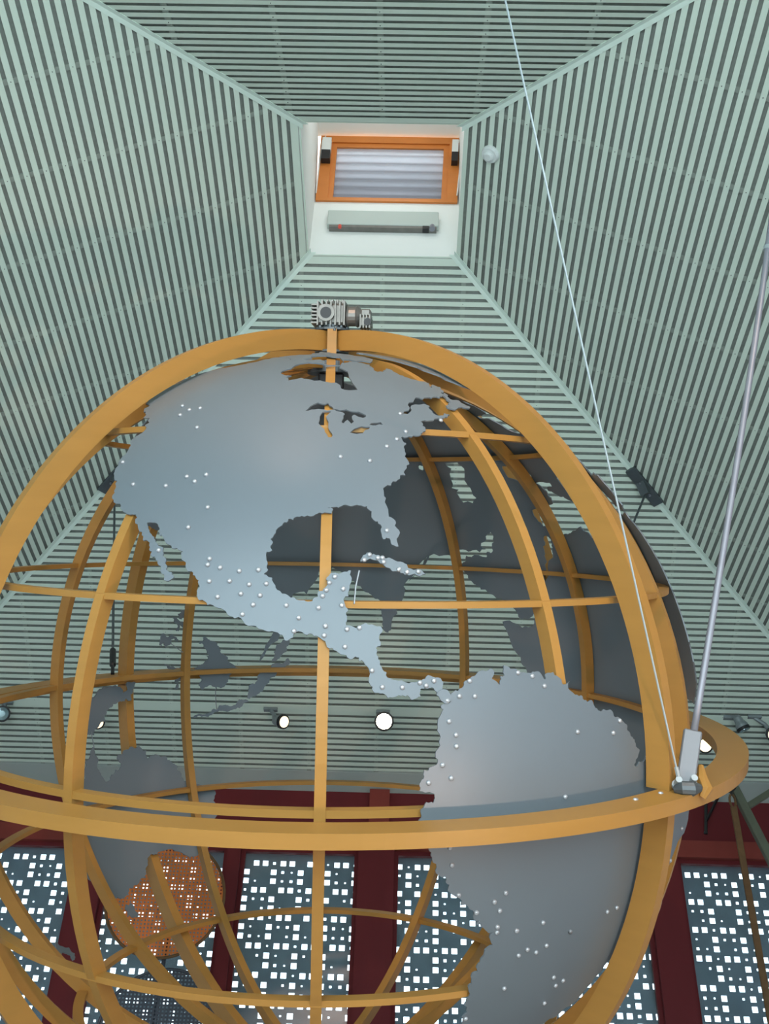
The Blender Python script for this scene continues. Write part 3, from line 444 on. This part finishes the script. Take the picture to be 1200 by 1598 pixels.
def sheet(outer, holes, r=1.004, th=0.007, seed=1, jl=1, amp=.16, step=3.0):
    uv = [sph(a, b, 1).normalized() for a, b in outer]
    c = Vector((0, 0, 0))
    for v in uv: c += v
    c.normalize(); e1 = c.cross(Vector((0, 0, 1))).normalized(); e2 = e1.cross(c) * 1.0
    def fwd(v):
        d = max(-1, min(1, v.dot(c))); t = math.degrees(math.acos(d)); x, y = v.dot(e1), v.dot(e2); L = math.hypot(x, y)
        return (0, 0) if L < 1e-9 else (x / L * t, y / L * t)
    def inv(x, y):
        t = math.hypot(x, y)
        if t < 1e-9: return c.copy()
        a = math.radians(t); return c * math.cos(a) + (e1 * (x / t) + e2 * (y / t)) * math.sin(a)
    rings = [jag([fwd(v) for v in uv], jl, amp, seed)]
    for i, h in enumerate(holes): rings.append(jag([fwd(sph(a, b, 1).normalized()) for a, b in h], 1, amp * .8, seed + i + 5))
    pts, edges = [], []
    for R_ in rings:
        n0 = len(pts); pts += R_; edges += [(n0 + i, n0 + (i + 1) % len(R_)) for i in range(len(R_))]
    xs = [p[0] for p in rings[0]]; ys = [p[1] for p in rings[0]]
    x = min(xs)
    while x < max(xs):
        y = min(ys)
        while y < max(ys):
            if inside((x, y), rings[0]) and not any(inside((x, y), h) for h in rings[1:]): pts.append((x + rnd.uniform(-.1, .1), y + rnd.uniform(-.1, .1)))
            y += step
        x += step
    V, E, F, *_ = delaunay_2d_cdt([Vector(p) for p in pts], edges, [], 0, 1e-5)
    tris = []
    for f in F:
        cx = sum(V[i][0] for i in f) / len(f); cy = sum(V[i][1] for i in f) / len(f)
        if inside((cx, cy), rings[0]) and not any(inside((cx, cy), h) for h in rings[1:]): tris.append(tuple(f))
    n = len(V); mb = MB()
    mb.v = [tuple(inv(*v) * (r * S + th)) for v in V] + [tuple(inv(*v) * (r * S)) for v in V]
    cnt = {}
    for f in tris:
        for i in range(len(f)):
            a, b = f[i], f[(i + 1) % len(f)]; cnt[(a, b)] = 1
    for f in tris: mb.f.append(f); mb.f.append(tuple(n + i for i in reversed(f)))
    for (a, b) in list(cnt):
        if (b, a) not in cnt: mb.f.append((b, a, n + a, n + b))
    return mb
sh = {}
SPEC = [('north_america', ['H_hudson', 'H_arctic', 'H_superior', 'H_michigan', 'H_huron', 'H_erie', 'H_ontario'], 'grey sheet cut as North America with lake openings'),
        ('south_america', [], 'large grey sheet cut as South America'), ('newfoundland', [], 'small ragged sheet off the northeast coast'),
        ('cuba', [], 'small curved island sheet under Florida'), ('isle_left', [], 'small joining sheet between the two Americas'),
        ('india_eurasia_africa', ['H_caspian', 'H_aral', 'H_black', 'H_baltic', 'H_tyrrhenian'], 'huge far-side sheet cut as Africa, Europe and Asia'),
        ('borneo', [], 'dark far-side island sheet with a forked top'), ('sumatra', [], 'small upper piece of a long slanting island'), ('sumatra2', [], 'long slanting island sheet'),
        ('java', [], 'thin ragged island sheet'), ('sulawesi', [], 'curled small island sheet'), ('philippines', [], 'tiny island sheet beside a rib'), ('philippines2', [], 'spidery small island sheet'),
        ('halmahera', [], 'tiny upright island sheet'), ('moluccas', [], 'thin sliver island sheet'), ('new_guinea', [], 'dark bent island sheet above Australia'),
        ('australia', [], 'dark far-side sheet cut as Australia'), ('tasmania', [], 'small dark island sheet below Australia'), ('new_zealand', [], 'curved small island sheet at lower left'),
        ('japan', [], 'small island sheet seen through a gap'), ('greenland', [], 'grey sheet cut as Greenland near the pole')]
for i, (k, hl, lab) in enumerate(SPEC):
    big = k in ('north_america', 'south_america', 'india_eurasia_africa')
    small = len(POLY[k]) < 40 and k not in ('greenland',)
    mb = sheet(POLY[k], [POLY[h] for h in hl], seed=i * 11 + 3, step=3.0 if big else 2.0, jl=2, amp=(.20 if k in ('cuba', 'isle_left', 'newfoundland') else .27), r=1.0065 if k in ('isle_left', 'greenland') else 1.004)
    o = mb.build('land_sheet', M_SHEET, globe, smooth='angle', label=lab)
    sh[k] = o
studme = None
for k, pts in STUD.items():
    for la, lo in pts:
        n = sph(la, lo, 1).normalized(); q = n.to_track_quat('Z', 'Y').to_matrix().to_4x4(); q.translation = n * (1.004 * S + .007)
        if studme is None:
            o = MB().lathe([(.0105, -.002), (.0105, .004), (.0078, .0085), (.0035, .0105)], 12).build('glass_stud', M_STUD, sh[k], smooth=True); studme = o.data
        else:
            o = bpy.data.objects.new('glass_stud', studme); COL.objects.link(o); o.parent = sh[k]
        o.matrix_local = q
# thin wires tying loose islands to the lattice
def gwire(pts, r=.0035): MB().tube([sph(*p) for p in pts], r, 5).build('wire', M_WIRE, globe)
gwire([(27.0, -85.7, 1.003), (25.0, -86.2, 1.002), (23.0, -86.4, 1.001)]); gwire([(-3.7, 113.1, 1.003), (-6.5, 113.0, 1.003), (-8.0, 112.8, 1.003)])
gwire([(6.0, 123.0, 1.003), (4.5, 121.0, .99), (4.0, 120.2, .98)]); gwire([(-9.5, 140.8, 1.003), (-12.6, 140.5, 1.003)])
gwire([(.5, 109, 1.0), (-.2, 106.5, .99), (-.5, 104.5, 1.0)])

# ------------------------------------------------------------ cradle that carries the globe
cradle = empty('globe_cradle', mw=GM, label='wooden cradle of a wide equator ring and four arches around the globe', cat='cradle')
hoop(-.031 * S, -.0015 * S, 1.045 * S, 1.120 * S, 180).build('equator_ring', M_WOOD, cradle, bevel=0, label='wide flat wooden ring around the equator')
LON = {'nr': -43.5, 'fl': 133.8, 'nl': -137.0, 'fr': 43.0}
L0d = 2.6525
for k, lo in LON.items():
    rib_arc(lo - L0d, -89.3, -1.9, 1.016, 1.071, .060, 40).build('lower_arch', M_WOOD, cradle)
    rib_arc(lo - L0d, -0.1, 89.3, 1.016, 1.071, .060, 40).build('upper_arch', M_WOOD, cradle)
MB().lathe([(.10, 1.012 * S), (.10, 1.018 * S)], 20).build('pole_plate', M_STEEL, cradle)
MB().lathe([(.035, .98 * S), (.035, 1.09 * S)], 16).build('axle', M_STEEL, cradle)
MB().box((-.027, -.115, 1.005 * S), (.027, -.085, 1.072 * S)).build('pole_post', M_WOOD, cradle)
for lo in (-50.5, -45.8):
    t = math.radians(lo - L0d)
    MB().lathe([(.013, 0), (.009, .006)], 8, Matrix.Translation((1.068 * S * math.cos(t), 1.068 * S * math.sin(t), -.0015 * S))).build('bolt', M_STUD, cradle)
bm_ = MB()
for k in range(4):
    t = math.radians(45 + 90 * k - 40)
    for rr in (.16, .24):
        bm_.lathe([(.009, 1.069 * S), (.007, 1.074 * S)], 6, Matrix.Translation((rr * math.cos(t) * 1, rr * math.sin(t), -.01)))
bm_.build('bolt', M_STEEL, cradle)

# gear motor on the pole
gmw = GM @ Matrix.Translation((0.0, 0, 1.073 * S)) @ Matrix.Rotation(math.radians(-8), 4, 'Z')
gear = empty('gear_motor', mw=gmw, label='ribbed cast metal gear motor standing on top of the globe at the pole', cat='motor')
MB().lathe([(.105, 0), (.105, .012), (.07, .02), (.07, .035)], 20).build('foot_flange', M_STEEL, gear)
MB().box((-.085, -.075, .03), (.085, .075, .155)).build('gear_housing', M_ALU, gear, bevel=.014)
fb = MB()
for i in range(6): fb.box((-.115, -.085, .036 + i * .021), (-.07, .085, .045 + i * .021))
for i in range(7): fb.box((-.08 + i * .026, -.092, .025), (-.071 + i * .026, .092, .165))
for i in range(5): fb.box((-.06 + i * .03, -.06, .15), (-.048 + i * .03, .06, .178))
fb.build('cooling_fins', M_ALU, gear)
rx = Matrix.Translation((-.025, -.075, .095)) @ Matrix.Rotation(math.radians(90), 4, 'X')
MB().lathe([(.05, 0), (.05, .028), (.036, .028)], 20, rx).build('bore_ring', M_ALU, gear, smooth=False)
MB().lathe([(.033, .0), (.033, .030)], 20, rx).build('hollow_bore', M_BLACK, gear)
ry = Matrix.Translation((.08, 0, .09)) @ Matrix.Rotation(math.radians(90), 4, 'Y')
MB().lathe([(.055, 0), (.065, .01), (.058, .02), (.058, .06), (.066, .07), (.05, .085), (.032, .10)], 18, ry).build('motor_body', M_ALU, gear)
MB().box((.165, -.05, .02), (.235, .05, .085)).build('small_gear_case', M_ALU, gear, bevel=.01)
MB().box((.17, -.035, .085), (.228, .035, .13)).build('terminal_box', M_ALU, gear, bevel=.008)
f2 = MB()
for i in range(4): f2.box((.168 + i * .018, -.058, .015), (.176 + i * .018, .058, .095))
f2.build('small_fins', M_ALU, gear)
MB().lathe([(.022, 0), (.022, .012)], 14, Matrix.Translation((.215, -.05, .05)) @ Matrix.Rotation(math.radians(90), 4, 'X')).build('small_bore', M_BLACK, gear)
b2 = MB()
for i in range(8):
    t = i * math.pi / 4; b2.lathe([(.011, .012), (.011, .026)], 6, Matrix.Translation((.088 * math.cos(t), .088 * math.sin(t), 0)))
b2.build('bolt', M_STEEL, gear)

# hangers
def ringpt(lo, r=1.083, dz=0.0):
    t = math.radians(lo - L0d); return gw(Vector((r * S * math.cos(t), r * S * math.sin(t), dz)))
BR = {'fr': (1, 1), 'fl': (-1, 1), 'nr': (1, -1), 'nl': (-1, -1)}
DESC = {'fr': 'far right', 'fl': 'far left', 'nr': 'near right', 'nl': 'near left'}
brpos = {}
for k, (sx, sy) in BR.items():
    s2 = SF if sy > 0 else SN; h = 29.5 * U
    def hipp(h, o=0): return Vector((XC + sx * (A_ + h / SL), YC + sy * (B_ + h / s2), H - h + o))
    c = hipp(h); brpos[k] = c + Vector((0, 0, -.12))
    r = empty('roof_bracket', loc=c, label='dark steel channel bracket on the %s hip of the roof' % DESC[k], cat='bracket', group='hanger brackets on the roof hips')
    a, b = hipp(h - .085, -.03) - c, hipp(h + .085, -.03) - c
    MB().obox(a, b, .11, .045).build('channel', M_STEEL, r, bevel=.004)
    d = (b - a).normalized()
    MB().obox(Vector((0, 0, -.04)) - d * .07, Vector((0, 0, -.13)) - d * .0, .09, .05, up=d).build('gusset', M_STEEL, r)
    for q in (-.08, .08): MB().lathe([(.012, -.02), (.012, 0)], 6, Matrix.Translation(d * q + Vector((0, 0, -.06)))).build('bolt', M_GALV, r)
# far pair and near-left: slim rods with turnbuckles
for k in ('fl', 'fr', 'nl'):
    p0 = ringpt(LON[k] + (1.5 if k == 'fl' else 0), 1.083, 0); p1 = brpos[k]
    r = empty('hanger_rod', loc=p0, label='slim dark hanger rod with turnbuckle at the %s of the cradle' % DESC[k], cat='rod', group='hanger rods of the cradle')
    v = p1 - p0
    MB().tube([v * .09, v], .011, 8).build('rod', M_STEEL, r)
    MB().tube([v * .03, v * .035, v * .095, v * .1], [.012, .024, .024, .012], 10).build('turnbuckle', M_BLACK, r)
    MB().tube([Vector((0, 0, -.0)), v * .035], .014, 8).build('eye_bolt', M_BLACK, r)
# near right: clamp plate, bent tube, thin wire rope
p0 = ringpt(-42.9, 1.092, .0); p1 = brpos['nr'] + Vector((0, 0, 0))
v = p1 - p0; n_side = (v.cross(Vector((0, 0, 1)))).normalized()
r = empty('hanger_tube', loc=p0, label='grey hanger tube with a long clamp plate rising from the near right of the cradle', cat='tube')
pl = v * (.045 / 1) ; vd = v.normalized()
MB().obox(vd * .02, vd * .275, .082, .035, up=(0, -1, .2)).build('clamp_plate', M_BOX2, r, bevel=.006)
bend = []
for i in range(25):
    t = .275 / v.length + (1 - .275 / v.length) * i / 24
    bend.append(v * t + Vector((1, .2, 0)) * (.035 * math.sin(math.pi * min(1, t))))
MB().tube(bend, [.0165] * 13 + [.0185] * 12, 10).build('tube', M_GALV, r, smooth=True)
cl = MB()
for i in (13, 16, 19, 22): 
    d = (bend[i + 1] - bend[i]).normalized(); cl.tube([bend[i] - d * .012, bend[i] + d * .012], .025, 10)
cl.build('tube_clip', M_CABLE, r)
for q in ((-.035, .02), (.035, .03)):
    MB().lathe([(.022, -.035), (.022, -.02), (.015, -.02), (.015, .03)], 10, Matrix.Translation(Vector((q[0], -.04, q[1]))) @ Matrix.Rotation(math.radians(90), 4, 'X')).build('bolt', M_CABLE, r)
MB().tube([(-.05, -.03, -.01), (-.02, -.05, -.015), (.02, -.05, -.015), (.06, -.03, -.0)], [.018, .034, .034, .02], 12).build('shackle', M_STEEL, r)
MB().tube([(.075, 0, -.03), (.095, -.02, .0), (.085, -.01, .05), (.09, 0, .12)], [.02, .03, .026, .014], 8).build('wooden_wedge', M_WOOD, r)
c0 = p0 + Vector((-.03, -.05, .02)); c1 = Vector((-0.0165, 1.4543, 7.86))
r = empty('wire_rope', loc=c0, label='thin pale wire rope running from the cradle up to the near roof slope', cat='rope')
MB().tube([Vector((0, 0, 0)), c1 - c0], .0048, 6).build('rope', M_CABLE, r)
MB().tube([(c1 - c0) * .0, (c1 - c0) * .012], .010, 6).build('ferrule', M_CABLE, r)

# ------------------------------------------------------------ spotlights on the far slope
def spotlight(mount, head, aim, label, glass_m, r0=.075, power=0, twin=False):
    mount, head, aim = Vector(mount), Vector(head), Vector(aim).normalized()
    mount.z += CAMH; head.z += CAMH
    r = empty('spotlight', loc=mount, label=label, cat='spotlight', group='spotlights on the far roof slope')
    hl = head - mount
    MB().box((-.075, -.03, -.02), (.075, .03, .015)).build('mounting_plate', M_LAMPB, r, bevel=.004)
    back = hl - aim * .13
    MB().tube([(0, 0, -.01), Vector((back.x * .7, back.y * .7, min(-.02, back.z * .5))), back], [.022, .022, .03], 10).build('arm', M_LAMPB, r)
    q = aim.to_track_quat('Z', 'Y').to_matrix().to_4x4(); q.translation = back
    MB().lathe([(.03, -.02), (.045, .0), (.05, .05), (r0, .09), (r0, .135), (r0 * .93, .135), (r0 * .9, .125)], 24, q).build('lamp_head', M_LAMPB, r)
    MB().lathe([(r0 * 1.05, .118), (r0 * 1.05, .148), (r0 * .90, .150)], 24, q).build('bezel', M_BLACK, r)
    MB().lathe([(r0 * .82, .1505), (r0 * .80, .156), (r0 * .4, .162)], 24, q).build('lens', glass_m, r)
    if power:
        d = bpy.data.lights.new('spot_beam', 'SPOT'); d.energy = power; d.spot_size = math.radians(50); d.spot_blend = .6; d.color = (1, .66, .50); d.shadow_soft_size = .05
        o = bpy.data.objects.new('spot_beam', d); COL.objects.link(o); o.parent = r
        o.location = back + aim * .17; o.rotation_euler = aim.to_track_quat('-Z', 'Y').to_euler()
cdir = lambda p: (Vector((0, 0, 0)) - Vector(p)).normalized()
def off(p, d): return tuple(a + b for a, b in zip(p, d))
pL = (-4.30, 10.93, 5.86); spotlight(pL, (-4.30, 10.90, 5.70), (.36, -.86, -.42), 'unlit round spotlight at the left end of the row', M_LAMPOFF, .085)
pA = (-3.30, 10.98, 5.85); spotlight(pA, (-3.24, 10.88, 5.62), (.30, -.62, -.80), 'lit spotlight mostly hidden by a dark island sheet', M_LAMPON, .075, 25)
pB = (-1.40, 10.96, 5.87); spotlight(pB, (-1.24, 10.84, 5.66), (.68, -.55, -.38), 'lit spotlight turned to the right, left of the central rib', M_LAMPON, .075, 25)
pC = (-.17, 10.96, 5.87); spotlight(pC, (-.155, 10.85, 5.70), tuple(cdir((-.15, 10.9, 5.7))), 'glaring spotlight pointing straight at the viewer', M_LAMPHOT, .10, 0)
pD = (3.22, 10.96, 5.87); spotlight(pD, (3.235, 10.80, 5.49), (-.12, -.80, -.50), 'lit spotlight beside the clamp plate of the hanger tube', M_LAMPON, .08, 25)
pE = (3.60, 10.94, 5.90); spotlight(pE, (3.70, 10.88, 5.74), (.35, .10, -.85), 'unlit spotlight turned away near the right end of the row', M_LAMPOFF, .07)
pF = (3.86, 10.93, 5.91); spotlight(pF, (4.00, 10.84, 5.66), (-.05, -.75, -.60), 'lit spotlight at the right end of the row', M_LAMPON, .08, 25)

# the same kind of spotlights on the near slope and one on the floor, behind the viewer's head
spotlight((2.7, .82, 5.95), (2.68, .92, 5.72), (-.42, .72, -.55), 'spotlight on the near roof slope aimed at the globe from the right', M_LAMPON, .08, 300)
spotlight((-1.0, .82, 5.95), (-.98, .92, 5.72), (.10, .88, -.30), 'spotlight on the near roof slope aimed at the middle of the globe', M_LAMPON, .08, 300)
spotlight((3.3, 1.0, .02 - CAMH), (3.2, 1.15, .25 - CAMH), (-.5, .62, .60), 'floor spotlight at the right aimed up at the globe', M_LAMPON, .08, 420)

# smoke detector on the right slope
n = Vector((-SL, 0, -1)).normalized(); q = n.to_track_quat('Z', 'Y').to_matrix().to_4x4(); q.translation = Vector((.657, 5.434, 8.084 + CAMH))
sd = empty('smoke_detector', mw=q, label='round white smoke detector on the right roof slope beside the roof window', cat='detector')
MB().lathe([(.078, -.002), (.078, .015), (.066, .035)], 24).build('base', M_WPL, sd)
MB().lathe([(.046, .034), (.046, .052), (.030, .066)], 20).build('sensor_head', M_WPL, sd)

# ------------------------------------------------------------ steelwork at lower right
st = empty('steel_strut', loc=(3.36, 10.6, 5.05 + CAMH), label='olive steel strut leaning behind the right end of the cradle ring', cat='strut')
d = Vector((.2545, 0, -.80)).normalized()
MB().obox((-.02, 0, .06), d * 6.3, .085, .07, up=(0, 1, 0)).build('main_bar', M_OLIVE, st, bevel=.006)
MB().obox(d * .36, Vector((1.25, .1, .40)), .06, .05, up=(0, 1, 0)).build('side_bar', M_OLIVE, st, bevel=.004)
MB().lathe([(.05, -.03), (.05, .03)], 12, Matrix.Translation((0, -.02, -.13)) @ Matrix.Rotation(math.radians(90), 4, 'X')).build('pulley', M_BLACK, st)
rd = empty('hanging_bar', loc=(3.345, 10.55, 4.86 + CAMH), label='rusty iron bar with an eye hanging from the steel strut', cat='bar')
e = []
for i in range(13):
    t = 2 * math.pi * i / 12; e.append((.028 * math.sin(t), 0, -.10 + .07 * math.cos(t)))
MB().tube(e, .012, 8).build('eye', M_RUST, rd)
MB().tube([(0, 0, .02), (.0, 0, -.04)], .014, 8).build('hook', M_BLACK, rd)
MB().obox((0, 0, -.16), (0, 0, -4.2), .062, .03, up=(0, 1, 0)).build('bar', M_RUST, rd, bevel=.004)
hb = empty('wall_bracket', loc=(3.42, YF - .02, 5.0 + CAMH), label='black angled hinge bracket on the maroon beam under the right eaves', cat='bracket')
MB().obox((0, 0, -.02), (.05, -.02, .34), .035, .03).build('plate', M_BLACK, hb)
MB().obox((.02, -.03, .12), (.20, -.16, .42), .03, .02).build('arm', M_BLACK, hb)
MB().lathe([(.02, -.04), (.02, .0)], 8, Matrix.Translation((.0, -.01, .0)) @ Matrix.Rotation(math.radians(90), 4, 'X')).build('bolt', M_STEEL, hb)

# ------------------------------------------------------------ round wire discs on a stand behind the globe
ds = empty('mesh_disc_stand', loc=(-2.0, 10.05, 0), label='stand with an orange wire mesh disc above a dark one behind the globe', cat='stand')
def disc(zc, xc_, R_, m_, nm, pitch=.032):
    rim = MB(); pts = []
    for i in range(49):
        t = 2 * math.pi * i / 48; pts.append((xc_ + R_ * math.cos(t), 0, zc + R_ * math.sin(t)))
    rim.tube(pts, .014, 8, cap=False); rim.build(nm + '_rim', M_RUST if m_ is M_MESHO else M_MESHD, ds)
    g = MB(); n = int(R_ / pitch)
    for i in range(-n, n + 1):
        a = i * pitch; L = math.sqrt(max(0, R_ * R_ - a * a)); w = .0085
        if L < .02: continue
        g.box((xc_ + a - w, -.004, zc - L), (xc_ + a + w, 0, zc + L)); g.box((xc_ - L, 0, zc + a - w), (xc_ + L, .004, zc + a + w))
    g.build(nm, m_, ds)
disc(3.47 + CAMH, -.06, .53, M_MESHO, 'orange_mesh'); disc(2.30 + CAMH, .08, .55, M_MESHD, 'dark_mesh')
MB().tube([(0, .05, 0), (0, .05, 3.2 + CAMH)], .02, 10).build('pole', M_MESHD, ds)
MB().lathe([(.35, 0), (.35, .02), (.05, .04)], 24).build('base', M_MESHD, ds)
